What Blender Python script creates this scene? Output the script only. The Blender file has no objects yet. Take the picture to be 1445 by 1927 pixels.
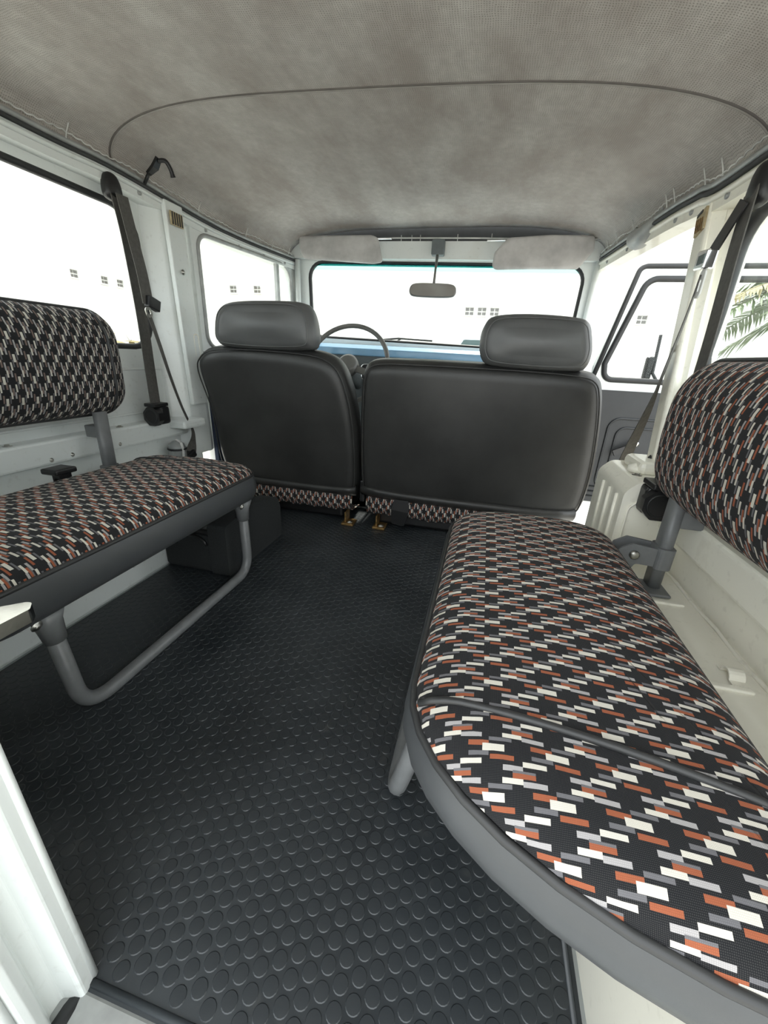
import bpy, bmesh, math, random
from mathutils import Vector, Matrix
random.seed(7)
scene = bpy.context.scene
COL = scene.collection

# ------------------------------------------------------------------ camera
PITCH, YAW, ROLL, FOC = math.radians(21.4), math.radians(13.0), math.radians(2.8), 740.0
CAMLOC = Vector((0, 0, .65))
fw = Vector((-math.sin(YAW)*math.cos(PITCH), math.cos(YAW)*math.cos(PITCH), -math.sin(PITCH)))
rt = Vector((math.cos(YAW), math.sin(YAW), 0))
up = rt.cross(fw)
rt2 = rt*math.cos(ROLL) + up*math.sin(ROLL)
up2 = -rt*math.sin(ROLL) + up*math.cos(ROLL)
cd = bpy.data.cameras.new('camera')
cd.sensor_fit = 'VERTICAL'; cd.sensor_height = 36; cd.sensor_width = 27
cd.lens = FOC/1927*36; cd.clip_start = .01; cd.clip_end = 300
cam = bpy.data.objects.new('camera', cd); COL.objects.link(cam)
cam.matrix_world = Matrix(((rt2.x, up2.x, -fw.x, CAMLOC.x), (rt2.y, up2.y, -fw.y, CAMLOC.y), (rt2.z, up2.z, -fw.z, CAMLOC.z), (0, 0, 0, 1)))
scene.camera = cam

# ------------------------------------------------------------------ sky, sun, exposure
world = bpy.data.worlds.new('sky'); scene.world = world; world.use_nodes = True
bg = world.node_tree.nodes['Background']
bg.inputs['Color'].default_value = (.93, .98, 1.0, 1); bg.inputs['Strength'].default_value = 3.4
sl = bpy.data.lights.new('sun', 'SUN'); sl.energy = 6.0; sl.angle = math.radians(2.0); sl.color = (1, .95, .86)
so = bpy.data.objects.new('sun', sl); COL.objects.link(so)
sd = Vector((-.08, -1.0, -1.45)).normalized()
so.rotation_euler = sd.to_track_quat('-Z', 'Y').to_euler()
so.location = (1, 12, 15)
vs = scene.view_settings
vs.view_transform = 'Standard'; vs.look = 'None'; vs.gamma = 1; vs.use_curve_mapping = False
vs.exposure = 0.08

# ------------------------------------------------------------------ materials
MAT = {}
def nm(name):
    m = bpy.data.materials.new(name); m.use_nodes = True; MAT[name] = m
    nt = m.node_tree
    return m, nt, nt.nodes['Principled BSDF']
def N(nt, t, **kw):
    n = nt.nodes.new(t)
    for k, v in kw.items(): setattr(n, k, v)
    return n
def mth(nt, op, a, b=None, c=None):
    n = nt.nodes.new('ShaderNodeMath'); n.operation = op
    for i, v in enumerate((a, b, c)):
        if v is None: continue
        if isinstance(v, (int, float)): n.inputs[i].default_value = v
        else: nt.links.new(v, n.inputs[i])
    return n.outputs[0]
def mixc(nt, f, a, b):
    n = nt.nodes.new('ShaderNodeMix'); n.data_type = 'RGBA'
    for s, v in ((n.inputs[0], f), (n.inputs[6], a), (n.inputs[7], b)):
        if isinstance(v, (int, float)): s.default_value = v
        elif isinstance(v, tuple): s.default_value = v if len(v) == 4 else v+(1,)
        else: nt.links.new(v, s)
    return n.outputs[2]
def noise(nt, scale, detail=3, coord='Object', rough=.55, vec=None):
    n = N(nt, 'ShaderNodeTexNoise'); n.inputs['Scale'].default_value = scale
    n.inputs['Detail'].default_value = detail; n.inputs['Roughness'].default_value = rough
    if vec is None:
        tc = N(nt, 'ShaderNodeTexCoord'); vec = tc.outputs[coord]
    nt.links.new(vec, n.inputs['Vector'])
    return n.outputs['Fac']
def bump(nt, b, h, strength=.3, dist=.002):
    n = N(nt, 'ShaderNodeBump'); n.inputs['Strength'].default_value = strength; n.inputs['Distance'].default_value = dist
    nt.links.new(h, n.inputs['Height']); nt.links.new(n.outputs['Normal'], b.inputs['Normal'])
def rampf(nt, fac, lo, hi):
    n = N(nt, 'ShaderNodeMapRange'); n.clamp = True
    nt.links.new(fac, n.inputs[0]); n.inputs[1].default_value = lo; n.inputs[2].default_value = hi
    return n.outputs[0]
def simple(name, col, rough=.5, metal=0, nscale=None, namt=.25, bumps=None, coat=0, spec=.5):
    m, nt, b = nm(name)
    b.inputs['Roughness'].default_value = rough; b.inputs['Metallic'].default_value = metal
    b.inputs['Coat Weight'].default_value = coat; b.inputs['Specular IOR Level'].default_value = spec
    f = noise(nt, nscale or 14, 4)
    c2 = tuple(c*(1-namt) for c in col)
    nt.links.new(mixc(nt, rampf(nt, f, .35, .65), c2, col), b.inputs['Base Color'])
    if bumps: bump(nt, b, noise(nt, bumps[0], 3), bumps[1], bumps[2])
    return m

def paint(name, col, dirt=(.42, .37, .25), amt=.35):
    m, nt, b = nm(name)
    b.inputs['Roughness'].default_value = .34; b.inputs['Coat Weight'].default_value = .25
    f = rampf(nt, noise(nt, 7, 5), .56, .78)
    s = rampf(nt, noise(nt, 60, 3), .60, .72)
    c = mixc(nt, mth(nt, 'MULTIPLY', f, amt), col, dirt)
    c = mixc(nt, mth(nt, 'MULTIPLY', s, .12), c, (.2, .17, .12))
    nt.links.new(c, b.inputs['Base Color'])
    bump(nt, b, noise(nt, 25, 3), .12, .004)
paint('cream_paint', (.90, .875, .77), amt=.6)  # right side paint, made lighter: the stronger light there is put into the colour
paint('white_paint', (.72, .75, .735), amt=.18)

def headliner():
    m, nt, b = nm('headliner')
    b.inputs['Roughness'].default_value = .85
    tc = N(nt, 'ShaderNodeTexCoord')
    sx = N(nt, 'ShaderNodeSeparateXYZ'); nt.links.new(tc.outputs['UV'], sx.inputs[0])
    jit = mth(nt, 'MULTIPLY', noise(nt, 38, 2), .009)
    u = mth(nt, 'MULTIPLY', mth(nt, 'ADD', sx.outputs[0], mth(nt, 'MULTIPLY', noise(nt, 33, 2), .009)), 2*math.pi/.0086); v = mth(nt, 'MULTIPLY', mth(nt, 'ADD', sx.outputs[1], jit), 2*math.pi/.0086)
    dots = mth(nt, 'MULTIPLY', mth(nt, 'SINE', mth(nt, 'ADD', u, v)), mth(nt, 'SINE', mth(nt, 'SUBTRACT', u, v)))
    hole = rampf(nt, dots, .35, .75)
    st = N(nt, 'ShaderNodeMapping'); st.inputs['Scale'].default_value = (1.0, .45, 1); nt.links.new(tc.outputs['Object'], st.inputs[0])
    big = rampf(nt, noise(nt, 6, 6, vec=st.outputs[0], rough=.7), .38, .66)
    fine = rampf(nt, noise(nt, 45, 4), .35, .7)
    c = mixc(nt, big, (.37, .33, .30), (.55, .525, .49))
    c = mixc(nt, mth(nt, 'MULTIPLY', fine, .35), c, (.32, .295, .27))
    c = mixc(nt, mth(nt, 'MULTIPLY', hole, .62), c, (.16, .145, .13))
    nt.links.new(c, b.inputs['Base Color'])
    bump(nt, b, mth(nt, 'SUBTRACT', 1.0, hole), .35, .002)
headliner()

def fabric(name, O):
    m, nt, b = nm(name)
    b.inputs['Roughness'].default_value = .9; b.inputs['Specular IOR Level'].default_value = .25
    b.inputs['Sheen Weight'].default_value = .03
    tc = N(nt, 'ShaderNodeTexCoord')
    sx = N(nt, 'ShaderNodeSeparateXYZ'); nt.links.new(tc.outputs['UV'], sx.inputs[0])
    UP, VP_ = .047, .032
    u = mth(nt, 'MULTIPLY', mth(nt, 'FRACT', mth(nt, 'MULTIPLY', mth(nt, 'ADD', sx.outputs[0], 10), 1/UP)), 640)
    v = mth(nt, 'MULTIPLY', mth(nt, 'FRACT', mth(nt, 'MULTIPLY', mth(nt, 'SUBTRACT', 10, sx.outputs[1]), 1/VP_)), 440)
    W, LG, G = (.68, .645, .57), (.40, .385, .385), (.15, .147, .157)
    rects = [(145, 340, 280, 330, LG), (340, 570, 232, 282, W), (240, 460, 322, 352, G), (240, 460, 346, 392, O),
             (140, 340, 392, 440, W), (140, 340, 0, 2, W), (340, 565, 411, 440, LG), (340, 565, 0, 20, LG),
             (425, 650, 53, 106, O), (640, 875, 10, 50, G), (0, 235, 10, 50, G), (430, 655, 160, 204, G),
             (575, 640, 84, 158, W), (0, 160, 84, 158, W), (15, 255, 190, 238, O)]
    # weave ground
    w = mth(nt, 'MULTIPLY', mth(nt, 'SINE', mth(nt, 'MULTIPLY', mth(nt, 'ADD', sx.outputs[0], sx.outputs[1]), 2*math.pi/.0021)),
            mth(nt, 'SINE', mth(nt, 'MULTIPLY', mth(nt, 'SUBTRACT', sx.outputs[0], sx.outputs[1]), 2*math.pi/.0021)))
    wf = rampf(nt, w, .05, .5)
    c = mixc(nt, mth(nt, 'MULTIPLY', wf, .8), (.007, .0075, .0095), (.045, .0445, .044))
    tot = None
    for (a0, a1, b0, b1, colr) in rects:
        k = mth(nt, 'MULTIPLY', mth(nt, 'COMPARE', u, (a0+a1)/2, (a1-a0)/2), mth(nt, 'COMPARE', v, (b0+b1)/2, (b1-b0)/2))
        c = mixc(nt, k, c, colr)
    c = mixc(nt, mth(nt, 'MULTIPLY', mth(nt, 'SUBTRACT', 1.0, wf), .22), c, (.01, .01, .012))
    nt.links.new(c, b.inputs['Base Color'])
    bump(nt, b, wf, .3, .0006)
fabric('moquette', (.33, .10, .048))
fabric('moquette_brown', (.20, .145, .125))  # same pattern, dull brown dashes in place of the orange

def mat_rubber():
    m, nt, b = nm('mat_rubber')
    f = rampf(nt, noise(nt, 3.2, 5, rough=.6), .38, .68)
    s = rampf(nt, noise(nt, 42, 3), .62, .78)
    c = mixc(nt, f, (.017, .021, .0245), (.040, .046, .051))
    c = mixc(nt, mth(nt, 'MULTIPLY', s, .25), c, (.11, .11, .10))
    nt.links.new(c, b.inputs['Base Color'])
    r = N(nt, 'ShaderNodeMapRange'); nt.links.new(f, r.inputs[0]); r.inputs[3].default_value = .34; r.inputs[4].default_value = .48
    nt.links.new(r.outputs[0], b.inputs['Roughness'])
    b.inputs['Specular IOR Level'].default_value = .55
    bump(nt, b, noise(nt, 260, 3), .12, .0006)
mat_rubber()
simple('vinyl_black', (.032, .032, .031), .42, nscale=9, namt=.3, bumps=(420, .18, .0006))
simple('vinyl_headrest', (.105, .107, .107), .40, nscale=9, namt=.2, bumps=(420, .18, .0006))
simple('vinyl_grey', (.058, .062, .066), .42, nscale=9, namt=.15, bumps=(420, .12, .0005))
simple('piping', (.03, .031, .032), .45)
simple('grey_enamel', (.165, .171, .175), .42, nscale=40, namt=.15, coat=.1)
simple('black_plastic', (.013, .013, .014), .38)
simple('black_rubber', (.018, .019, .02), .5)
simple('webbing', (.095, .090, .083), .75, nscale=120, bumps=(700, .3, .0005))
simple('door_trim', (.019, .021, .023), .5, bumps=(300, .15, .0006))
simple('navy_carpet', (.02, .035, .07), .95, nscale=200, bumps=(500, .5, .002))
simple('black_carpet', (.022, .025, .026), .97, nscale=200, bumps=(500, .5, .002))
simple('chrome', (.83, .84, .85), .09, 1, namt=.04)
simple('worn_chrome', (.75, .74, .71), .16, 1, nscale=30, namt=.25, bumps=(40, .10, .001))
simple('steel', (.55, .54, .5), .35, 1, nscale=60)
simple('rusty_brass', (.42, .26, .10), .45, .8, nscale=90, namt=.6, bumps=(200, .4, .002))
simple('visor_vinyl', (.56, .55, .54), .75, bumps=(520, .35, .001))
simple('white_cord', (.68, .68, .65), .8)
simple('rail_metal', (.40, .41, .40), .45, .3, nscale=25, namt=.25)
simple('dark_slot', (.05, .052, .052), .7)
simple('dash_grey', (.13, .15, .155), .55)
simple('dash_blue', (.22, .42, .62), .3, coat=.3, namt=.1)
simple('wheel_plastic', (.17, .17, .16), .35)
simple('brass_grille', (.55, .45, .28), .45, .5, nscale=80)
simple('lining_seam', (.14, .125, .115), .85)
simple('lining_piping', (.40, .375, .345), .85)
simple('red_wire', (.22, .07, .05), .6)
simple('jack_plastic', (.25, .26, .26), .3)
simple('white_plastic', (.75, .75, .73), .5)
simple('concrete', (.60, .58, .54), .9, nscale=1.5, namt=.15)
simple('stucco', (.80, .78, .74), .9, nscale=2, namt=.06)
simple('roof_tile', (.42, .33, .28), .8, nscale=3)
simple('house_window', (.16, .15, .14), .25)
simple('car_silver', (.55, .60, .62), .3, .4, coat=.5)
simple('car_glass', (.05, .09, .09), .1)
simple('palm_leaf', (.09, .14, .035), .5, nscale=3, namt=.4)
simple('dry_leaf', (.28, .22, .07), .6, nscale=3, namt=.4)
simple('bark', (.16, .12, .08), .9)
simple('dial_face', (.03, .03, .032), .4)

def glass(name, col):
    m, nt, b = nm(name)
    out = nt.nodes['Material Output']
    tr = N(nt, 'ShaderNodeBsdfTransparent'); tr.inputs[0].default_value = col + (1,)
    gl = N(nt, 'ShaderNodeBsdfGlossy'); gl.inputs['Roughness'].default_value = .02
    lw = N(nt, 'ShaderNodeFresnel'); lw.inputs[0].default_value = 1.45
    mx = N(nt, 'ShaderNodeMixShader')
    nt.links.new(mth(nt, 'MULTIPLY', lw.outputs[0], .12), mx.inputs[0]); nt.links.new(tr.outputs[0], mx.inputs[1]); nt.links.new(gl.outputs[0], mx.inputs[2])
    nt.links.new(mx.outputs[0], out.inputs[0])
glass('clear_glass', (.94, .96, .95))
glass('tint_glass', (.72, .94, .92))
glass('tint_dark', (.16, .42, .42))

# ------------------------------------------------------------------ helpers
class MB:
    def __init__(s): s.v = []; s.f = []; s.uv = {}; s.smooth = []
    def add(s, verts, faces, uvs=None, smooth=True):
        o = len(s.v); s.v += [tuple(p) for p in verts]
        for i, f in enumerate(faces):
            s.f.append(tuple(o+j for j in f)); s.smooth.append(smooth)
        if uvs:
            for i, q in enumerate(uvs): s.uv[o+i] = q
        return s
    def box(s, c, size, rot=None, bev=0):
        bm = bmesh.new(); bmesh.ops.create_cube(bm, size=1)
        bmesh.ops.scale(bm, vec=size, verts=bm.verts)
        if bev: bmesh.ops.bevel(bm, geom=bm.edges[:], offset=bev, segments=2, affect='EDGES', profile=.5)
        if rot: bmesh.ops.rotate(bm, cent=(0, 0, 0), matrix=rot, verts=bm.verts)
        bmesh.ops.translate(bm, vec=c, verts=bm.verts)
        bm.verts.index_update()
        s.add([v.co[:] for v in bm.verts], [[v.index for v in f.verts] for f in bm.faces], smooth=False); bm.free(); return s
    def tube(s, path, rad, n=10, closed=False, caps=True):
        P = [Vector(p) for p in path]; m = len(P)
        rads = rad if isinstance(rad, (list, tuple)) else [rad]*m
        verts = []; prev = None
        for i, p in enumerate(P):
            if closed: t = P[(i+1) % m]-P[i-1]
            else: t = P[min(i+1, m-1)]-P[max(i-1, 0)]
            t.normalize()
            if prev is None:
                a = Vector((0, 0, 1)) if abs(t.z) < .9 else Vector((1, 0, 0))
                x = t.cross(a).normalized()
            else: x = (prev - t*prev.dot(t)).normalized()
            prev = x; y = t.cross(x)
            for k in range(n):
                th = 2*math.pi*k/n; verts.append(p+(x*math.cos(th)+y*math.sin(th))*rads[i])
        faces = []
        for i in range(m if closed else m-1):
            j = (i+1) % m
            for k in range(n): faces.append((i*n+k, i*n+(k+1) % n, j*n+(k+1) % n, j*n+k))
        if not closed and caps: faces.append(tuple(range(n))[::-1]); faces.append(tuple((m-1)*n+k for k in range(n)))
        return s.add(verts, faces)
    def strip(s, path, wdir, width, thick):
        P = [Vector(p) for p in path]; m = len(P); verts = []
        for i, p in enumerate(P):
            t = (P[min(i+1, m-1)]-P[max(i-1, 0)]).normalized()
            w = Vector(wdir[i] if isinstance(wdir, list) else wdir); w = (w-t*w.dot(t)).normalized()
            wi = width[i] if isinstance(width, list) else width
            nn = t.cross(w)
            for a, b in ((-1, -1), (1, -1), (1, 1), (-1, 1)): verts.append(p+w*(a*wi/2)+nn*(b*thick/2))
        faces = []
        for i in range(m-1):
            for k in range(4): faces.append((i*4+k, i*4+(k+1) % 4, i*4+4+(k+1) % 4, i*4+4+k))
        faces += [(3, 2, 1, 0), tuple((m-1)*4+k for k in range(4))]
        return s.add(verts, faces, smooth=False)
    def lathe(s, prof, n=20, mat=None):
        verts = []; mat = mat or Matrix()
        for (r, z) in prof:
            for k in range(n):
                th = 2*math.pi*k/n; verts.append(mat @ Vector((r*math.cos(th), r*math.sin(th), z)))
        m = len(prof); faces = []
        for i in range(m-1):
            for k in range(n): faces.append((i*n+k, i*n+(k+1) % n, (i+1)*n+(k+1) % n, (i+1)*n+k))
        faces.append(tuple(range(n))[::-1]); faces.append(tuple((m-1)*n+k for k in range(n)))
        return s.add(verts, faces)
    def prism(s, poly, o, ex, ey, en, smooth=False):
        """poly in (ex,ey) plane at o, extruded along vector en"""
        o, ex, ey, en = map(Vector, (o, ex, ey, en)); n = len(poly)
        a = [o+ex*p[0]+ey*p[1] for p in poly]; b = [p+en for p in a]
        return s.add(a+b, [tuple(range(n))[::-1], tuple(range(n, 2*n))]+[(i, (i+1) % n, n+(i+1) % n, n+i) for i in range(n)], smooth=smooth)
    def frame(s, outer, hole, o, ex, ey, en):
        """ring between two outlines of equal count, extruded along en"""
        o, ex, ey, en = map(Vector, (o, ex, ey, en)); n = len(outer)
        P = lambda L: [o+ex*p[0]+ey*p[1] for p in L]
        A, B = P(outer), P(hole); A2 = [p+en for p in A]; B2 = [p+en for p in B]
        F = []
        for i in range(n):
            j = (i+1) % n
            F += [(i, j, n+j, n+i), (2*n+j, 2*n+i, 3*n+i, 3*n+j), (j, i, 2*n+i, 2*n+j), (n+i, n+j, 3*n+j, 3*n+i)]
        return s.add(A+B+A2+B2, F, smooth=False)
    def build(s, name, mat, parent=None, sharp=None):
        me = bpy.data.meshes.new(name); me.from_pydata(s.v, [], s.f); me.materials.append(MAT[mat])
        for p, sm in zip(me.polygons, s.smooth): p.use_smooth = sm
        if s.uv:
            ul = me.uv_layers.new(name='UVMap')
            for l in me.loops: ul.data[l.index].uv = s.uv.get(l.vertex_index, (0, 0))
        bm = bmesh.new(); bm.from_mesh(me); bmesh.ops.recalc_face_normals(bm, faces=bm.faces)
        bm.to_mesh(me); bm.free()
        ob = bpy.data.objects.new(name, me); COL.objects.link(ob)
        if parent is not None:
            ob.parent = parent; ob.matrix_parent_inverse = Matrix.Translation(-Vector(ROOTLOC.get(parent.name, (0, 0, 0))))
        return ob
ROOTLOC = {}
def tag(o, label, cat, group=None):
    o['label'] = label; o['category'] = cat
    if group: o['group'] = group
    return o
def thing(name, loc, label, cat, group=None):
    o = bpy.data.objects.new(name, None); COL.objects.link(o); o.location = loc; o.empty_display_size = .05
    ROOTLOC[o.name] = tuple(loc)
    return tag(o, label, cat, group)
def struct(o, label=None):
    o['kind'] = 'structure'
    if label: o['label'] = label
    return o
def sroot(name, loc=(0, 0, 0), label=None):
    o = bpy.data.objects.new(name, None); COL.objects.link(o); o.location = loc; o.empty_display_size = .05
    ROOTLOC[o.name] = tuple(loc); return struct(o, label)

def rpoly(pts, r, nc=6):
    """polygon with rounded corners; r number or list"""
    out = []; n = len(pts)
    for i in range(n):
        p = Vector(pts[i]).to_2d(); a = Vector(pts[i-1]).to_2d(); b = Vector(pts[(i+1) % n]).to_2d()
        rr = r[i] if isinstance(r, (list, tuple)) else r
        d1 = (a-p).normalized(); d2 = (b-p).normalized()
        ang = d1.angle(d2); cut = min(rr/math.tan(ang/2), (a-p).length*.49, (b-p).length*.49); rr2 = cut*math.tan(ang/2)
        c = p+(d1+d2).normalized()*(rr2/math.sin(ang/2))
        s0 = p+d1*cut-c; s1 = p+d2*cut-c
        a0 = math.atan2(s0.y, s0.x); a1 = math.atan2(s1.y, s1.x); da = (a1-a0+math.pi) % (2*math.pi)-math.pi
        for k in range(nc+1):
            th = a0+da*k/nc; out.append((c.x+rr2*math.cos(th), c.y+rr2*math.sin(th)))
    return out
def rect(x0, x1, y0, y1): return [(x0, y0), (x1, y0), (x1, y1), (x0, y1)]
def fillet(pts, r, n=6):
    P = [Vector(p) for p in pts]; out = [P[0]]
    for i in range(1, len(P)-1):
        d1 = (P[i-1]-P[i]); d2 = (P[i+1]-P[i]); c = min(r, d1.length*.45, d2.length*.45)
        a = P[i]+d1.normalized()*c; b = P[i]+d2.normalized()*c
        for k in range(n+1):
            t = k/n; out.append(a*(1-t)**2+P[i]*2*t*(1-t)+b*t*t)
    out.append(P[-1]); return out
def spline(pts, n=8):
    P = [Vector(p) for p in pts]; out = []
    for i in range(len(P)-1):
        p0, p1, p2, p3 = P[max(i-1, 0)], P[i], P[i+1], P[min(i+2, len(P)-1)]
        for k in range(n):
            t = k/n
            out.append(.5*((2*p1)+(-p0+p2)*t+(2*p0-5*p1+4*p2-p3)*t*t+(-p0+3*p1-3*p2+p3)*t**3))
    out.append(P[-1]); return out

def outline(a, b, r, nc=10, ns=8, d=0):
    """rounded rectangle inset by d; r: number or 4 (rx, ry) pairs from the +x,-y corner counter-clockwise"""
    rs = [(r, r)]*4 if not isinstance(r, (list, tuple)) else list(r)
    rs = [(max(p-d, .006), max(q-d, .006)) for p, q in rs]; a -= d; b -= d
    cs = []
    for (sx, sy, t0), (rx, ry) in zip(((1, -1, -90), (1, 1, 0), (-1, 1, 90), (-1, -1, 180)), rs):
        cs.append([(sx*(a-rx)+rx*math.cos(math.radians(t0+90*k/nc)), sy*(b-ry)+ry*math.sin(math.radians(t0+90*k/nc)), math.radians(t0+90*k/nc), rx, ry) for k in range(nc+1)])
    out = []
    for i, c in enumerate(cs):
        for x, y, th, rx, ry in c:
            n = Vector((math.cos(th)*ry, math.sin(th)*rx)).normalized(); out.append((x, y, n.x, n.y))
        nx_ = cs[(i+1) % 4][0]; x0, y0, n0, n1 = out[-1]
        for k in range(1, ns): t = k/ns; out.append((x0+(nx_[0]-x0)*t, y0+(nx_[1]-y0)*t, n0, n1))
    return out
def cushion(parent, mw, a, b, r, R, H1, H2, hb, bulge, fabric_uv, band_mat='vinyl_grey', seams=(), names=('seat_cushion', 'side_band', 'welt', 'base_panel'), nest=False, cloth='moquette'):
    """padded rectangle: mw maps local (x,y,z up from welt) to world"""
    top = MB(); ds = [0, .004, .010, .018, .028, .04, .052, .066, .08]
    ds = [d for d in ds if d < R*.97]+[R]
    def prof(d, x, y):
        q = min(max(d, 0)/R, 1)
        return H1*math.sqrt(max(0, 1-(1-q)**2))+H2*max(0, 1-(x/a)**2)*max(0, 1-(y/b)**4)
    verts = []; uvs = []; nd = len(ds); n = None; last = None
    tot = [0]*nd
    for i in range(nd-2, -1, -1):
        tot[i] = tot[i+1]+math.hypot(ds[i+1]-ds[i], H1*(math.sqrt(1-(1-ds[i+1]/R)**2)-math.sqrt(1-(1-ds[i]/R)**2)))
    rings = []
    for i, d in enumerate(ds):
        extra = tot[i]-(ds[-1]-d); O = outline(a, b, r, d=d); n = len(O)
        rings.append([(x, y, d, nx*extra, ny*extra) for (x, y, nx, ny) in O])
    for sc in (.9, .78, .64, .48, .3, .12): rings.append([(x*sc, y*sc, R, 0, 0) for (x, y, d, e0, e1) in rings[nd-1]])
    for ring in rings:
        for (x, y, d, e0, e1) in ring:
            wob = .0016*math.sin(x*31+1)*math.sin(y*17+2)*min(d/.03, 1)
            verts.append(mw @ Vector((x, y, prof(d, x, y)+wob))); uvs.append((x+e0, y+e1))
    nd = len(rings); faces = []
    for i in range(nd-1):
        for k in range(n): faces.append((i*n+k, i*n+(k+1) % n, (i+1)*n+(k+1) % n, (i+1)*n+k))
    faces.append(tuple((nd-1)*n+k for k in range(n)))
    top.add(verts, faces, uvs)
    cov = top.build(names[0], cloth, parent)
    if nest: parent = cov
    band = MB(); bv = []; T = [0, .1, .25, .5, .75, .92, 1]
    for t in T:
        off = bulge*math.sin(math.pi*min(t*.9+.08, 1)) - (.010*max(0, t-.9)/.1)
        for (x, y, nx, ny) in outline(a, b, r): bv.append(mw @ Vector((x+nx*off, y+ny*off, -hb*t)))
    bf = []
    for i in range(len(T)-1):
        for k in range(n): bf.append((i*n+k, i*n+(k+1) % n, (i+1)*n+(k+1) % n, (i+1)*n+k))
    band.add(bv, bf); band.build(names[1], band_mat, parent)
    MB().tube([mw @ Vector((x+nx*.001, y+ny*.001, .0005)) for (x, y, nx, ny) in outline(a, b, r)], .0042, 8, closed=True).build(names[2], 'piping', parent)
    base = MB(); base.prism([(x-nx*.012, y-ny*.012) for (x, y, nx, ny) in outline(a, b, r)], mw @ Vector((0, 0, -hb+.0)), mw.to_3x3() @ Vector((1, 0, 0)), mw.to_3x3() @ Vector((0, 1, 0)), mw.to_3x3() @ Vector((0, 0, .006)))
    base.build(names[3], 'black_plastic', parent)
    for s0, s1 in seams:
        pts = []
        for k in range(25):
            x = -a+.008+(2*a-.010)*k/24; sy = s0+(s1-s0)*k/24; d = min(a-abs(x), b-abs(sy))
            pts.append(mw @ Vector((x, sy, prof(d, x, sy)+.0012)))
        MB().tube(pts, .0034, 8).build('seam_piping', 'piping', parent)
    return cov
def axes(o, x, y, z):
    m = Matrix.Identity(4)
    for i, c in enumerate((x, y, z, o)):
        for k in range(3): m[k][i] = c[k]
    return m

def pillow(pts, mw, edge, dome_b, dome_f, thick, nc=None):
    """closed outline pts (x,y) ccw, rounded edges; local z: back face +, front face -"""
    n = len(pts); P = [Vector(p) for p in pts]
    c = sum(P, Vector((0, 0)))/n
    nor = []
    for i in range(n):
        t = P[(i+1) % n]-P[i-1]; nor.append(Vector((t.y, -t.x)).normalized())
    if sum(nor[i].dot(P[i]-c) for i in range(n)) < 0: nor = [-q for q in nor]
    rings = []
    for side in (1, -1):
        rr = []
        for k in range(0, 7):
            th = math.pi/2*k/6; ins = edge*(1-math.cos(th)); z = (thick/2-edge)+edge*math.sin(th)
            rr.append([(P[i]-nor[i]*ins, z) for i in range(n)])
        for k in range(1, 7):
            for it in range(3*k):
                q = [p for p, z in rr[k]]
                rr[k] = [((q[i-1]+q[i]*2+q[(i+1) % n])/4, rr[k][i][1]) for i in range(n)]
        base = rr[-1]; dm = dome_b if side == 1 else dome_f
        for sc in (.96, .91, .85, .78, .71, .64, .57, .5, .43, .36, .29, .22, .15, .08):
            rr.append([(c+(q-c)*sc, z) for q, z in base])
        hx = max(abs(q.x-c.x) for q, z in base); hy = max(abs(q.y-c.y) for q, z in base)
        dom = lambda q: dm*max(0, 1-((q.x-c.x)/hx)**2)*max(0, 1-((q.y-c.y)/hy)**2)
        rr = rr[:6]+[[(q, z+dom(q)) for q, z in ring] for ring in rr[6:]]
        rings.append(rr)
    seq = rings[1][::-1]
    verts = []; faces = []
    for rr, sg in ((rings[1][::-1], -1), (rings[0], 1)):
        for ring in rr:
            for q, z in ring: verts.append(mw @ Vector((q.x, q.y, sg*z)))
    m = len(verts)//n
    for i in range(m-1):
        for k in range(n): faces.append((i*n+k, i*n+(k+1) % n, (i+1)*n+(k+1) % n, (i+1)*n+k))
    faces.append(tuple(range(n))[::-1]); faces.append(tuple((m-1)*n+k for k in range(n)))
    return verts, faces
def smooth_outline(pts, n=5):
    P = [Vector(p).to_2d() for p in pts]; m = len(P); out = []
    for i in range(m):
        p0, p1, p2, p3 = P[i-1], P[i], P[(i+1) % m], P[(i+2) % m]
        for k in range(n):
            t = k/n
            q = .5*((2*p1)+(-p0+p2)*t+(2*p0-5*p1+4*p2-p3)*t*t+(-p0+3*p1-3*p2+p3)*t**3)
            out.append((q.x, q.y))
    return out
def screw(parent, p, nrm, r=.006, name='screw', mat='steel'):
    nrm = Vector(nrm).normalized(); q = nrm.to_track_quat('Z', 'Y').to_matrix().to_4x4(); q.translation = Vector(p)
    return MB().lathe([(r*1.5, 0), (r*1.5, .0012), (r*.8, .0016), (r*.8, .004), (r*.4, .0052)], 10, q).build(name, mat, parent)

X, Y, Z = Vector((1, 0, 0)), Vector((0, 1, 0)), Vector((0, 0, 1))
LRAIL = spline([(-1.15, -.1, 1.142), (-1.15, .9, 1.137), (-1.14, 1.2, 1.138), (-1.11, 1.66, 1.105), (-1.03, 2.13, 1.100)], 8)
RRAIL = spline([(.455, -.1, 1.020), (.442, 1.04, 1.029), (.434, 1.25, 1.044), (.43, 1.46, 1.062), (.42, 2.13, 1.098)], 8)
def rail_at(L, y):
    for i in range(len(L)-1):
        if L[i].y <= y <= L[i+1].y:
            t = (y-L[i].y)/(L[i+1].y-L[i].y); return L[i].lerp(L[i+1], t)
    return L[-1] if y > L[-1].y else L[0]
def ceil_pt(s, y, dz=0):
    a, b = rail_at(LRAIL, y), rail_at(RRAIL, y); p = a.lerp(b, (s+1)/2)
    p.z += .112*math.sqrt(max(0, 1-s**4))+dz
    return p

# ================================================================== SETTING
# floor pan
fl = struct(MB().box((-.36, .80, -.02), (1.52, 1.9, .036)).box((-.34, 1.95, -.02), (1.5, .6, .036)).build('floor', 'white_paint'), 'painted metal floor pan of the vehicle')
MB().box((-.34, .085, -.004), (1.1, .09, .02), bev=.004).build('sill_plate', 'rail_metal', fl)

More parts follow.
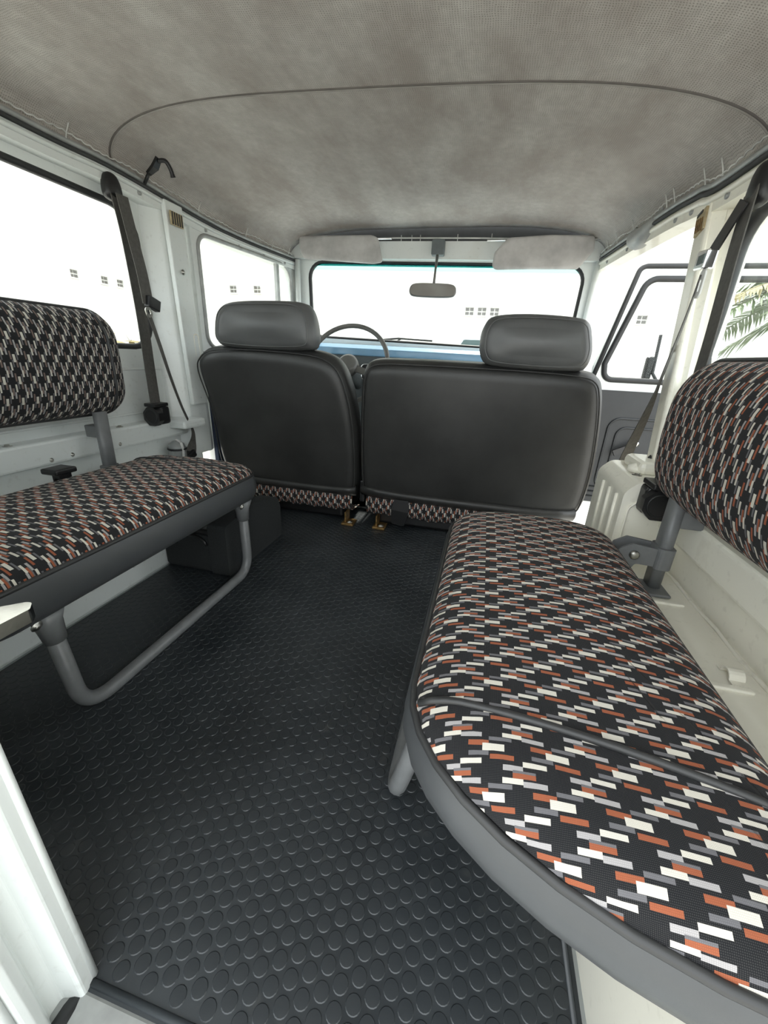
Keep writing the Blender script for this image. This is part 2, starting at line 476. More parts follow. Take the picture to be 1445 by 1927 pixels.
# ---- left wall
wl = struct(MB().box((-1.155, .62, .195), (.03, 1.62, .39)).build('wall_left', 'white_paint'), 'white painted metal body side left of the benches')
MB().box((-1.168, .62, .369), (.10, 1.50, .064), bev=.007).build('ledge', 'white_paint', wl)
lo = rpoly(rect(-.12, 1.36, .39, 1.15), 1e-4); lh = rpoly(rect(.16, 1.285, .645, 1.052), .085)
MB().frame(lo, lh, (-1.20, 0, 0), Y, Z, (.03, 0, 0)).build('window_surround', 'white_paint', wl)
pr = rpoly(rect(.30, 1.33, .43, .575), .03)
MB().tube([(-1.1695, p[0], p[1]) for p in pr], .004, 6, closed=True).build('pressed_bead', 'white_paint', wl)
# wheel box left with pressed slots
wb = MB().box((-1.025, .60, .125), (.23, 1.40, .25), bev=.012).build('wheel_box', 'white_paint', wl)
for yy in (.33, .50, .67, .80):
    MB().tube([(-.909, p[0], p[1]) for p in rpoly(rect(yy-.014, yy+.014, .06, .15), .0135)], .0025, 6, closed=True).build('pressed_slot', 'white_paint', wl)
# B pillar left
pil = MB()
pil.prism(rpoly([(-1.20, 1.30), (-1.155, 1.30), (-1.105, 1.345), (-1.10, 1.44), (-1.115, 1.475), (-1.20, 1.475)], [.001, .02, .02, .012, .01, .001]), (0, 0, .25), X, Y, (-.02, 0, .855))
pil.build('pillar', 'white_paint', wl)
MB().box((-1.107, 1.395, .775), (.018, .085, .66), rot=Matrix.Rotation(math.radians(-1.3), 3, 'Y'), bev=.004).build('pillar_cover', 'white_paint', wl)
MB().tube([(-1.0965, p[0], p[1]) for p in rpoly(rect(1.405, 1.43, .57, .70), .010)], .0022, 6, closed=True).build('pressed_slot', 'cream_paint', wl)
g = MB().box((-1.0955, 1.388, 1.055), (.006, .058, .040), bev=.001).build('vent_grille', 'brass_grille', wl)
for k in range(5): MB().box((-1.092, 1.366+.011*k, 1.055), (.003, .0035, .036)).build('vent_slot', 'dark_slot', g)
screw(wl, (-1.096, 1.39, .90), X); screw(wl, (-1.096, 1.40, .47), X, .005)
for yy, zz in ((.86, .352), (.80, .350), (1.02, .352)): screw(wl, (-1.119, yy, zz), X, .004)
for yy in (.72, 1.05): screw(wl, (-1.14, yy, .401), Z, .007)
MB().box((-1.10, 1.30, .385), (.10, .12, .03), bev=.008).build('pillar_foot', 'white_paint', wl)

# ---- right wall
wr = struct(MB().box((.447, .55, .29), (.03, 1.36, .10)).build('wall_right', 'cream_paint'), 'cream painted metal body side right of the long bench')
MB().box((.452, .55, .125), (.03, 1.36, .25)).build('lower_panel', 'cream_paint', wr)
MB().box((.465, .50, .356), (.11, .90, .062), bev=.007).build('ledge', 'cream_paint', wr)
ro = rpoly(rect(-.12, 1.22, .38, 1.055), 1e-4); rh = rpoly(rect(.10, 1.135, .625, .960), .075)
MB().frame(ro, rh, (.505, 0, 0), Y, Z, (-.03, 0, 0)).build('window_surround', 'cream_paint', wr)
wbr = MB().box((.32, .53, .125), (.262, .87, .25), bev=.010).build('wheel_box', 'cream_paint', wr)
pts = [(.425, y, .252+.002*math.sin(y*40)) for y in [.12+.03*k for k in range(27)]]
MB().tube(pts, [.0022+.0014*abs(math.sin(k*1.7)) for k in range(27)], 6).build('weld_seam', 'cream_paint', wr)
for yy, ll in ((.73, .06), (.52, .06), (.33, .06)):
    MB().box((.375, yy, .2515), (ll, .010, .005), bev=.002).build('pressed_rib', 'cream_paint', wr)
# clamp on wheel box
cl = MB()
cl.strip([(.392, .525, .2525), (.392, .535, .2525)]+[(.392, .546-.011*math.cos(math.pi*k/8), .2525+.011*math.sin(math.pi*k/8)) for k in range(9)]+[(.392, .566, .2525)], X, .020, .002)
tag(cl.build('pipe_clamp', 'cream_paint'), 'small cream pipe clamp screwed onto right wheel box top', 'clamp')
# step box at the pillar base
sb = MB(); prof = rpoly([(.325, .0), (.325, .40), (.35, .425), (.455, .43), (.455, .0)], [.001, .03, .03, .01, .001])
sb.prism(prof, (0, .925, 0), X, Z, (0, .22, 0)); sb.build('step_box', 'cream_paint', wr)
MB().tube([(p[0], .923, p[1]) for p in rpoly([(.340, .255), (.340, .365), (.365, .392), (.44, .395)], [.001, .02, .02, .001])], .0025, 6).build('pressed_bead', 'cream_paint', wr)
for yy in (.965, 1.02, 1.075): MB().tube([(.3245, yy, .24), (.3245, yy, .385)], .0045, 8).build('pressed_rib', 'cream_paint', wr)
MB().lathe([(.02, 0), (.02, .012), (.0, .02)], 12, axes((.37, 1.02, .428), X, Y, Z)).box((.40, 1.05, .44), (.07, .12, .03), bev=.012).build('pillar_foot', 'cream_paint', wr)
screw(wr, (.352, .96, .432), Z, .007)
pb = rpoly([(.505, 1.10), (.470, 1.075), (.440, 1.040), (.405, 1.022), (.404, 1.070), (.505, 1.15)], [.001, .02, .012, .010, .008, .001])
pt_ = rpoly([(.505, 1.15), (.470, 1.15), (.450, 1.165), (.424, 1.185), (.426, 1.245), (.505, 1.27)], [.001, .02, .012, .010, .008, .001])
npp = len(pb)
pil = MB().add([(p[0], p[1], .42) for p in pb]+[(p[0], p[1], 1.015) for p in pt_], [tuple(range(npp))[::-1], tuple(range(npp, 2*npp))]+[(i, (i+1) % npp, npp+(i+1) % npp, npp+i) for i in range(npp)], smooth=False)
pil.build('pillar', 'cream_paint', wr)
def pilR(z): t = (z-.42)/.61; return Vector((.4045+.0205*t, 1.046+.169*t, z))
b0 = pilR(.965)+Vector((-.002, 0, 0)); gm = Matrix.Rotation(math.radians(-15.5), 3, 'X')
g = MB().box(b0, (.006, .040, .046), rot=gm, bev=.001).build('vent_grille', 'brass_grille', wr)
MB().box(b0+Vector((-.003, .008, .018)), (.003, .022, .006), rot=gm).build('vent_slot', 'dark_slot', g)
for k in range(4): MB().box(b0+Vector((-.003, -.014+.009*k, -.006)), (.003, .003, .028), rot=gm).build('vent_slot', 'rusty_brass', g)
screw(wr, pilR(.70)+Vector((-.001, 0, 0)), -X, .006); screw(wr, pilR(.455)+Vector((-.001, 0, 0)), -X, .005, mat='dark_slot')
# rear quarter at right, seen under the bench end
MB().box((.33, .11, .11), (.28, .04, .22), bev=.01).build('rear_quarter', 'cream_paint', wr)
MB().tube([(.189, .13, .03), (.20, .125, .10), (.24, .128, .17), (.30, .13, .235)], .006, 8).build('weld_seam', 'cream_paint', wr)

# ---- front bulkhead with windscreen opening
FY = 2.15
wf_ = MB()
fo = rpoly([(-1.06, .30), (.44, .30), (.44, 1.105), (-1.05, 1.125)], 1e-4); fh = rpoly([(-.945, .735), (.355, .705), (.367, 1.072), (-.957, 1.092)], .075)
wf_.frame(fo, fh, (0, FY, 0), X, Z, (0, .05, 0))
wfo = struct(wf_.build('wall_front', 'white_paint'), 'painted windscreen surround with header panel and pillars')
MB().prism([(-1.04, 1.095), (.42, 1.076), (.42, 1.148), (-1.04, 1.165)], (0, FY-.035, 0), X, Z, (0, .03, 0)).build('header_panel', 'white_paint', wfo)
MB().prism([(-1.04, 1.15), (.42, 1.13), (.42, 1.26), (-1.04, 1.28)], (0, FY+.002, 0), X, Z, (0, .02, 0)).build('header_gap', 'dark_slot', wfo)
MB().tube([(-1.005, FY-.02, .68), (-1.003, FY-.02, 1.09)], .014, 10).tube([(.395, FY-.02, .66), (.405, FY-.02, 1.08)], .014, 10).build('pillar_flange', 'white_paint', wfo)
MB().box((-.34, FY+.03, .18), (1.5, .03, .40)).build('firewall', 'dash_grey', wfo)
MB().box((-.34, FY+.35, .58), (1.45, .60, .06), bev=.02).build('bonnet', 'white_paint', wfo)

# windows
def window(name, label, o, ex, ey, en, hole, glassmat='clear_glass', rad=.011, band=None):
    o, ex, ey, en = Vector(o), Vector(ex), Vector(ey), Vector(en)
    root = sroot(name, tuple(o+ex*hole[0][0]+ey*hole[0][1]), label)
    MB().tube([o+ex*p[0]+ey*p[1]+en*.004 for p in hole], rad, 10, closed=True).build('rubber_seal', 'black_rubber', root)
    MB().prism(hole, o-en*.002, ex, ey, en*.004).build('pane', glassmat, root)
    return root
window('window_1', 'long side window behind the left bench', (-1.182, 0, 0), Y, Z, X, lh)
window('window_2', 'long side window behind the right bench', (.488, 0, 0), Y, Z, -X, rh, rad=.015)
w3 = window('window_3', 'wide windscreen above the dashboard', (0, FY+.02, 0), X, Z, -Y, fh, rad=.013)
MB().prism([(-.93, 1.052), (.35, 1.037), (.352, 1.066), (-.94, 1.086)], (0, FY+.013, 0), X, Z, (0, .002, 0)).build('tint_band', 'tint_glass', w3)
MB().prism([(-.93, 1.070), (.35, 1.054), (.352, 1.066), (-.94, 1.086)], (0, FY+.010, 0), X, Z, (0, .002, 0)).build('tint_band', 'tint_dark', w3)

# ---- ceiling
cm = MB(); NS, NY = 48, 40; V = []; F = []; UVs = []
for j in range(NY+1):
    y = -.10+2.25*j/NY
    for i in range(NS+1):
        s = math.sin(math.pi/2*(-1+2*i/NS)); p = ceil_pt(s, y)
        V.append(p); UVs.append((p.x, p.y))
for j in range(NY):
    for i in range(NS): a = j*(NS+1)+i; F.append((a, a+1, a+NS+2, a+NS+1))
cm.add(V, F, UVs)
ce = struct(cm.build('ceiling', 'headliner'), 'stained grey perforated vinyl headliner')
sm = ce.modifiers.new('thickness', 'SOLIDIFY'); sm.thickness = .02; sm.offset = 1
bow_y = lambda t: 1.2*(1-t)*(1-2*t)+4*1.085*t*(1-t)+1.03*t*(2*t-1)
bow = [ceil_pt(math.sin(math.pi/2*(-1+2*i/60)), bow_y(i/60), .0005) for i in range(1, 60)]
MB().tube(bow, .0028, 8).build('bow_seam', 'lining_seam', ce)
MB().tube([p+Vector((0, .006, .0012)) for p in bow], .0036, 8).build('bow_piping', 'lining_piping', ce)
bow2 = [ceil_pt(math.sin(math.pi/2*(-1+2*i/60)), .22, -.001) for i in range(2, 59)]
MB().tube(bow2, .0036, 8).build('bow_seam', 'lining_seam', ce)
# roof skin outside, keeps daylight off the lining
# roof rails
for nmv, L, sx, lab in (('trim_1', LRAIL, 1, 'painted gutter rail along left edge of headliner'), ('trim_2', RRAIL, -1, 'painted gutter rail along right edge of headliner')):
    mt = 'white_paint' if sx > 0 else 'cream_paint'
    r0 = MB().strip([p+Vector((-.012*sx, 0, -.028)) for p in L], Z, .055, .05).build(nmv, mt)
    struct(r0, lab)
    MB().tube([p+Vector((.015*sx, 0, -.004)) for p in L], .007, 8).build('gutter_lip', 'rail_metal', r0)
    MB().tube([p+Vector((.0165*sx, 0, -.0165)) for p in L], .0055, 8).build('gutter_slot', 'dark_slot', r0)
    MB().tube([p+Vector((.0135*sx, 0, -.031)) for p in L], .0065, 8).build('gutter_lip', mt, r0)
    # twisted edging cord
    cp = []
    for i in range(len(L)-1):
        for k in range(14):
            q = L[i].lerp(L[i+1], k/14); ph = q.y*260; drift = .006*math.sin(q.y*9+1)*math.sin(q.y*23)
            cp.append(q+Vector((.020*sx+.0016*math.cos(ph), 0, .010+drift+.0016*math.sin(ph))))
    MB().tube(cp, .0019, 5).build('edging_cord', 'white_cord', r0)
    for y in ((.35, .62, .80, .84, 1.05, 1.3, 1.52, 1.78, 1.95, 2.07) if sx > 0 else (.7, .95, 1.15, 1.22, 1.38, 1.43, 1.7, 1.88, 2.0)):
        q = rail_at(L, y)+Vector((.018*sx, 0, 0))
        MB().tube([q+Vector((0, 0, -.004)), q+Vector((.004*sx, .002, .012)), q+Vector((.010*sx, .008, .034))], .0016, 6).build('cord_tie', 'white_cord', r0)
    for y in ((1.16, 1.27, 1.44, 1.56, 1.74, 1.9, 2.05) if sx > 0 else (1.12, 1.27, 1.36, 1.75, 2.0)):
        q = rail_at(L, y); screw(r0, q+Vector((.012*sx, 0, -.042)), (sx, 0, -.1), .0065, mat='rail_metal')
hd = MB().tube([(-1.0, FY-.03, 1.168), (-.5, FY-.032, 1.172), (-.1, FY-.032, 1.166), (.41, FY-.03, 1.150)], .0035, 8)
hd.build('edging_cord', 'white_cord', wfo)
for xx in (-.47, -.42, -.38, -.21, -.06, .38): MB().tube([(xx, FY-.033, 1.152), (xx, FY-.034, 1.182)], .0018, 6).build('cord_tie', 'white_cord', wfo)

# ---- left front door, closed
d1 = sroot('door_1', (-1.115, 1.48, .05), 'closed left front door with quarter window')
dO = Vector((-1.118, 1.48, 0)); dE = Vector((.092, .67, 0)).normalized(); dN = Vector((dE.y, -dE.x, 0))
do = rpoly([(0, .05), (.69, .05), (.69, .66), (.685, 1.085), (0, 1.085)], 1e-4); dh = rpoly([(.03, .655), (.66, .655), (.655, .70), (.625, 1.055), (.03, 1.050)], [.05, .03, .02, .07, .05])
MB().frame(do, dh, dO-dN*.03, dE, Z, dN*.03).build('door_shell', 'white_paint', d1)
MB().prism(rect(.0, .68, .05, .64), dO+dN*.0, dE, Z, dN*.02).build('trim_panel', 'navy_carpet', d1)
MB().tube([dO+dE*p[0]+Z*p[1] for p in dh], .008, 8, closed=True).build('rubber_seal', 'rail_metal', d1)
MB().prism([(.515, .655), (.535, .655), (.530, 1.052), (.510, 1.052)], dO-dN*.012, dE, Z, dN*.016).build('quarter_bar', 'rail_metal', d1)
MB().prism(dh, dO-dN*.018, dE, Z, dN*.004).build('pane', 'clear_glass', d1)

# ---- right front door, swung wide open
d2 = sroot('door_2', (.46, 2.06, .0), 'open right front door with dark grey trim panel')
o2 = Vector((-.025, 2.055, 0))
do = rpoly([(.485, .02), (1.20, .02), (1.20, 1.045), (.575, 1.045), (.485, .66)], [.03, .05, .05, .05, .01]); dh = rpoly([(.535, .605), (1.165, .605), (1.165, 1.0), (.615, 1.0), (.525, .67)], [.045, .05, .05, .05, .01])
MB().frame(do, dh, o2, X, Z, (0, .035, 0)).build('door_shell', 'white_paint', d2)
MB().prism(rect(.49, 1.19, .03, .56), o2-Y*.008, X, Z, (0, .012, 0)).build('trim_panel', 'door_trim', d2)
for q, rr in ((rect(.60, .92, .10, .44), .05), (rect(.64, .88, .14, .40), .04)):
    MB().tube([o2+X*p[0]+Z*p[1]-Y*.010 for p in rpoly(q, rr)], .005, 8, closed=True).build('trim_bead', 'door_trim', d2)
for zz in (.06, .085, .11): MB().tube([o2+Vector((.50, -.009, zz)), o2+Vector((1.18, -.009, zz))], .004, 6).build('trim_bead', 'door_trim', d2)
MB().tube([o2+X*p[0]+Z*p[1]-Y*.001 for p in dh], .012, 8, closed=True).build('rubber_seal', 'black_rubber', d2)
MB().tube([o2+X*p[0]+Z*p[1]-Y*.001 for p in rpoly([(.487, .60), (.577, 1.046), (1.2, 1.046)], [.001, .03, .001])], .010, 8).build('rubber_seal', 'black_rubber', d2)
MB().prism(dh, o2+Y*.015, X, Z, (0, .004, 0)).build('pane', 'clear_glass', d2)
cr = MB().strip([o2+Vector((.72, -.035, .33)), o2+Vector((.64, -.04, .285))], Z, [.02, .028], .012); cr.build('window_crank', 'black_plastic', d2)
MB().lathe([(.014, 0), (.014, .03), (.010, .034)], 12, axes(o2+Vector((.725, -.005, .335)), X, Z, -Y)).build('crank_boss', 'chrome', d2)
MB().box(o2+Vector((.735, .10, .66)), (.035, .03, .10), bev=.01).tube([o2+Vector((.76, .04, .61)), o2+Vector((.755, .09, .64)), o2+Vector((.75, .10, .80))], .007, 8).build('door_mirror', 'black_plastic', d2)

# ---- left rear half door, closed
d3 = sroot('door_3', (-.73, .10, 0), 'closed rear half door at lower left with folded metal edge')
MB().box((-.735, .085, .30), (.80, .030, .62), bev=.005).build('door_shell', 'white_paint', d3)
e = MB()
e.prism(rpoly([(-.37, .142), (-.332, .142), (-.328, .124), (-.350, .118), (-.350, .104), (-.334, .098), (-.330, .090), (-.330, .082), (-.346, .077), (-.346, .066), (-.334, .060), (-.37, .055)], .004, 3), (0, 0, .004), X, Y, (-.001, .002, .62))
e.build('door_edge', 'white_paint', d3)
MB().tube([(-.334, .140, .006), (-.334, .141, .62)], .0045, 8).build('edge_bead', 'white_paint', d3)
MB().tube([(-.333, .078, .02), (-.333, .079, .62)], .004, 8).build('edge_bead', 'white_paint', d3)
MB().tube([(-.338, .140, -.004), (-.336, .105, .0), (-.336, .06, .004)], .010, 8).build('rubber_seal', 'black_rubber', d3)
MB().frame(rpoly(rect(-1.14, -.335, .60, 1.13), 1e-4), rpoly(rect(-1.08, -.39, .66, 1.07), .06), (0, .07, 0), X, Z, (0, .03, 0)).build('window_frame', 'white_paint', d3)
MB().prism(rpoly(rect(-1.08, -.39, .66, 1.07), .06), (0, .083, 0), X, Z, (0, .004, 0)).build('pane', 'clear_glass', d3)
lv = MB()
lv.prism(rpoly([(0, -.020), (.055, -.016), (.072, .0), (.060, .012), (0, .020)], [.002, .006, .006, .006, .002]), (-.365, .142, .430), (0, 1, -.10), (1, .10, 0), (0, 0, .0125))
lv.build('latch_lever', 'worn_chrome', d3)

# ================================================================== RUBBER MAT
mat_o = MB(); mat_o.prism(rpoly(rect(-.905, .186, .125, 1.62), .03), (0, 0, -.001), X, Y, (0, 0, .006))
mat_ = tag(mat_o.build('rubber_mat', 'mat_rubber'), 'black coin-stud rubber mat covering the floor between the benches', 'floor mat')
MB().tube([(.178, .15, .004), (.178, 1.4, .004)], .004, 6).build('mat_hem', 'mat_rubber', mat_)
MB().tube([(-.35, .135, .003), (.18, .135, .003)], .005, 6).build('mat_hem', 'mat_rubber', mat_)
CR, CP = .0089, .0211
def coin(n, bevel=True):
    v = []; 
    for r, z in ((CR, 0), (CR-.0009, .0008)):
        for k in range(n): th = 2*math.pi*k/n; v.append((r*math.cos(th), r*math.sin(th), z))
    f = [(k, (k+1) % n, n+(k+1) % n, n+k) for k in range(n)]+[tuple(n+k for k in range(n))]
    return v, f
cells = []
for i in range(59):
    for j in range(70):
        x = -.892+i*CP*.866; y = .15+j*CP+(CP/2 if i % 2 else 0)
        if x < .168 and y < 1.60: cells.append((x, y))
cells.sort(key=lambda c: (c[0])**2+(c[1])**2 if c[0] > -.34 and not (c[0] > -.02 and c[1] > .30) else 9+c[1])
vis = cells[:300]; rest = cells[300:]
cv, cf = coin(16)
cme = bpy.data.meshes.new('coin_stud'); cme.from_pydata(cv, [], cf); cme.materials.append(MAT['mat_rubber'])
for (x, y) in vis:
    o = bpy.data.objects.new('coin_stud', cme); COL.objects.link(o); o.parent = mat_; o.location = (x, y, .005)
rm = MB()
for (x, y) in rest: rm.add([(p[0]+x, p[1]+y, p[2]+.005) for p in cv], cf, smooth=False)
ro_ = rm.build('coin_stud_field', 'mat_rubber', mat_); ro_['kind'] = 'stuff'

# ================================================================== BENCHES
def bench(label, cx, cy, a, b, r, zw, seams, ulegx, uly, sgn, hb, lean):
    t = thing('folding_bench', (cx, cy, 0), label, 'bench', 'folding side benches')
    cushion(t, axes((cx, cy, zw), X, Y, Z), a, b, r, .05, .026, .016, hb, .010, 'xy', seams=seams)
    y0, y1 = uly; zt = zw-hb-.004; tx = ulegx+lean
    path = fillet([(tx, y0, zt), (ulegx, y0+.015, .0195), (ulegx, y1, .0195), (tx, y1-.005, zt)], .06, 8)
    lg = MB().tube(path, .0135, 12).build('leg', 'grey_enamel', t)
    for yy, dy in ((y0, .006), (y1-.005, 0)):
        MB().tube([(tx, yy-.0, zt+.005), (tx, yy+dy*.2, zt-.018), (tx-lean*.2, yy+dy*.7, zt-.055)], [.028 if sgn > 0 else .019, .020 if sgn > 0 else .018, .0165], 12).build('leg_socket', 'grey_enamel', lg)
        MB().box((tx-(.012 if sgn > 0 else -.03), yy-.012, zt+.004), (.05, .07, .010), bev=.003).build('mount_plate', 'grey_enamel', lg)
        if sgn > 0: screw(lg, (tx+.016, yy-.025, zt-.004), (1, 0, -.3), .006)
    return t
def backrest(t, ox, cy, cz, a, b, nx, seams, cloth):
    mw = axes((ox, cy, cz), (0, 0, 1), (0, 1, 0), (nx, 0, 0))
    return cushion(t, mw, a, b, .075, .085, .050, .014, .022, .003, 'xy', band_mat='piping', seams=seams, names=('backrest', 'edge_band', 'welt', 'back_panel'), nest=True, cloth=cloth)
def backpost(t, x, y, z0, z1, sx, zc):
    """post with collar, hinge plates, pin and foot"""
    p = MB(); p.prism(rpoly(rect(-.011, .011, -.019, .019), .009, 4), (x, y, z0), X, Y, (0, .004, z1-z0), smooth=True); po = p.build('backrest_post', 'grey_enamel', t)
    c = MB(); c.prism(rpoly(rect(-.015, .015, -.024, .024), .010, 4), (x, y, zc), X, Y, (0, 0, .042), smooth=False); c.build('collar', 'grey_enamel', po)
    for dy in (-.016, .020):
        h = MB(); h.prism(rpoly([(0, .038), (-.050*sx, .044), (-.072*sx, .030), (-.085*sx, -.03), (-.055*sx, -.035), (-.038*sx, .004), (0, .002)], .006, 3), (x-.008*sx, y+dy, zc), X, Z, (0, .005, 0)); h.build('hinge_plate', 'grey_enamel', po)
    MB().lathe([(.009, 0), (.009, .004), (.005, .006)], 12, axes((x-.052*sx, y-.016, zc+.022), X, Z, -Y)).build('hinge_pin', 'steel', po)
    MB().box((x, y-.012, z0+.003), (.04, .06, .006), bev=.002).build('foot_plate', 'grey_enamel', po)
    MB().box((x+.022*sx, y+.002, z1-.055), (.05, .030, .034), bev=.003).build('wall_bracket', 'grey_enamel', po)
RC = .08
tR = bench('long patterned bench with grey vinyl edge on the right, nearest the camera', .122, .4875, .152, .3425, [(.05, .05), (.08, .08), (.09, .09), (.29, .17)], .335, ((-.208, -.245),), -.058, (.385, .74), -1, .052, .055)
tL = bench('patterned bench on a bent grey tube leg along the left wall', -.791, .637, .179, .374, .07, .320, ((.27, .27),), -.64, (.385, .945), 1, .072, 0)
backrest(tL, -1.092, .675, .597, .137, .365, 1, ((.295, .295),), 'moquette_brown')
backrest(tR, .392, .565, .543, .128, .352, -1, (), 'moquette')
backpost(tR, .368, .785, .252, .455, 1, .300)
backpost(tL, -1.055, .912, .252, .470, -1, .275)
backpost(tL, -1.055, .40, .252, .470, -1, .275)
backpost(tR, .368, .27, .252, .455, 1, .300)
tag_clip = MB().box((-1.005, .73, .352), (.05, .055, .014), bev=.004).box((-1.0, .73, .338), (.03, .03, .03), bev=.004)
tag(tag_clip.build('fold_latch', 'black_plastic'), 'small black fold latch behind the left bench cushion', 'latch')
MB().box((-1.0, .73, .29), (.016, .03, .09)).build('latch_stalk', 'black_plastic', bpy.data.objects['fold_latch'])

# dark carpeted box under left bench
cb = thing('storage_box', (-.79, 1.06, 0), 'dark carpeted box on the floor beyond the left bench leg', 'box')
b1 = MB(); b1.prism(rpoly([(.905, .006), (1.235, .006), (1.235, .125), (1.215, .165), (1.06, .195), (.905, .17)], [.01, .01, .02, .02, .02, .012]), (-.68, 0, 0), Y, Z, (-.06, 0, 0)); b1.build('side_panel', 'black_carpet', cb)
MB().box((-.825, 1.06, .070), (.17, .30, .126), bev=.012).build('cabinet', 'black_carpet', cb)
MB().box((-.825, 1.055, .142), (.165, .29, .016), bev=.006).build('lid', 'black_plastic', cb)
MB().tube([(-.80+.05*math.cos(k*math.pi/8), .906, .10+.03*math.sin(k*math.pi/8)) for k in range(9)], .005, 8).build('handle', 'black_plastic', cb)
# ================================================================== FRONT SEATS
S0, S1 = Vector((0, 1.43, .12)), Vector((0, 1.34, .65))
sv = (S1-S0).normalized(); sn = Vector((0, -sv.z, sv.y))      # up the seat back, and towards the rear
k_ = sv.z
def seatmw(extra=0): return axes(S0-sv*(.12/k_)+sn*extra, X, sv, sn)
def seat_back(t, pts, valance, thick=.11):
    pts = [(x, z/k_) for x, z in pts]
    v, f = pillow(smooth_outline(pts), seatmw(-.055), .040, .010, .008, thick)
    MB().add(v, f).build('backrest', 'vinyl_black', t)
    # piping round the rear edge
    P = [Vector(p) for p in smooth_outline(pts)]; n = len(P); c = sum(P, Vector((0, 0)))/n
    mw = seatmw(-.055)
    MB().tube([mw @ Vector((c.x+(p.x-c.x)*.965, c.y+(p.y-c.y)*.965, thick/2-.0045)) for p in P], .0026, 6, closed=True).build('seam_piping', 'vinyl_black', t)
    (x0, x1, z0, z1) = valance
    va = MB(); rows = []
    for i in range(13):
        x = x0+(x1-x0)*i/12; rows.append(x)
    V = []; F = []
    prof = [(z1, .003), (z1-.006, .010), ((z0+z1)/2, .012), (z0+.006, .008), (z0-.012, -.006), (z0-.012, -.03), (z1, -.03)]
    for x in rows:
        ez = .012*(2*(x-x0)/(x1-x0)-1)**4
        for z, d in prof: V.append(mw @ Vector((x, (z+ez)/k_, thick/2+d)))
    m = len(prof)
    for i in range(12):
        for j in range(m): F.append((i*m+j, i*m+(j+1) % m, (i+1)*m+(j+1) % m, (i+1)*m+j))
    F += [tuple(range(m)), tuple(12*m+j for j in range(m))]
    va.add(V, F); va.build('valance', 'vinyl_black', t)
def headrest(t, pts, thick=.10):
    mw = axes((0, 1.325, 0), X, Z, -Y)
    v, f = pillow(smooth_outline(pts), mw @ Matrix.Translation((0, 0, -.05)), .036, .012, .012, thick)
    h = MB().add(v, f).build('headrest', 'vinyl_headrest', t)
    xs = sorted(p[0] for p in pts); zb = min(p[1] for p in pts)
    for fx in (.3, .7):
        x = xs[0]+(xs[-1]-xs[0])*fx
        MB().tube([(x, 1.37, zb-.06), (x, 1.37, zb+.05)], .006, 8).build('headrest_post', 'chrome', h)
    P = [Vector(p) for p in smooth_outline(pts)]; c = sum(P, Vector((0, 0)))/len(P)
    MB().tube([mw @ Vector((c.x+(p.x-c.x)*.90, c.y+(p.y-c.y)*.84, .0015)) for p in P], .0018, 6, closed=True).build('seam_piping', 'vinyl_headrest', h)
def seat_base(t, x0, x1):
    # fabric covered rear of the seat cushion showing under the back
    m = MB(); prof = [(1.50, .150), (1.446, .142), (1.424, .122), (1.421, .088), (1.436, .058), (1.53, .050)]
    V = []; F = []; U = []; n = 20
    for i in range(n+1):
        x = x0+(x1-x0)*i/n; e = abs(2*i/n-1)**8*.02; al = 0
        for j, (y, z) in enumerate(prof):
            if j: al += math.hypot(y-prof[j-1][0], z-prof[j-1][1])
            V.append((x, y+e, z+.004*math.sin(i*1.9+j))); U.append((al, x))
    k = len(prof)
    for i in range(n):
        for j in range(k-1): F.append((i*k+j, i*k+j+1, (i+1)*k+j+1, (i+1)*k+j))
    m.add(V, F, U); m.build('cushion_rear', 'moquette', t)
    MB().box(((x0+x1)/2, 1.72, .19), (x1-x0, .46, .14), bev=.03).build('seat_pad', 'vinyl_black', t)
    MB().box(((x0+x1)/2, 1.62, .06), (x1-x0-.1, .30, .10), bev=.01).build('seat_frame', 'black_plastic', t)
def bracket(t, x, y):
    m = MB().box((x, y, .012), (.05, .06, .010), bev=.002).box((x-.012, y+.01, .034), (.006, .05, .05), bev=.001); m.build('floor_bracket', 'rusty_brass', t)
    screw(t, (x+.006, y-.01, .017), Z, .008)
dv = thing('driver_seat', (-.75, 1.55, 0), 'black vinyl driver seat behind the steering wheel, headrest on top', 'car seat', 'front seats')
seat_back(dv, [(-1.068, .575), (-1.045, .628), (-.985, .655), (-.86, .662), (-.70, .66), (-.56, .648), (-.495, .61), (-.460, .52), (-.443, .40), (-.440, .27), (-.448, .16), (-.475, .125), (-.68, .122), (-.87, .127), (-1.0, .14), (-1.045, .19), (-1.05, .30), (-1.045, .43)], (-1.0, -.450, .127, .156))
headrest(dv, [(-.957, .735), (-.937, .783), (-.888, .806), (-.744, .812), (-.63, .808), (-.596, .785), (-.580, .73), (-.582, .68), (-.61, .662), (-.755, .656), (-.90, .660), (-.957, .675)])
seat_base(dv, -.98, -.47); bracket(dv, -.475, 1.425); bracket(dv, -.93, 1.425)
ps = thing('passenger_seat', (-.03, 1.55, 0), 'wide black vinyl passenger seat with one headrest at its right', 'car seat', 'front seats')
seat_back(ps, [(-.424, .52), (-.412, .60), (-.375, .634), (-.25, .640), (-.03, .640), (.15, .638), (.27, .632), (.325, .618), (.350, .575), (.372, .47), (.388, .33), (.388, .22), (.372, .158), (.30, .140), (.10, .134), (-.10, .130), (-.30, .126), (-.40, .130), (-.430, .16), (-.434, .30)], (-.425, .365, .134, .166))
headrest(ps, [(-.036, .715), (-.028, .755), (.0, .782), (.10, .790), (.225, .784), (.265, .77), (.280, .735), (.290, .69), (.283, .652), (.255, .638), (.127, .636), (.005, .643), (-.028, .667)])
seat_base(ps, -.41, .34); bracket(ps, -.345, 1.43); bracket(ps, .20, 1.45)
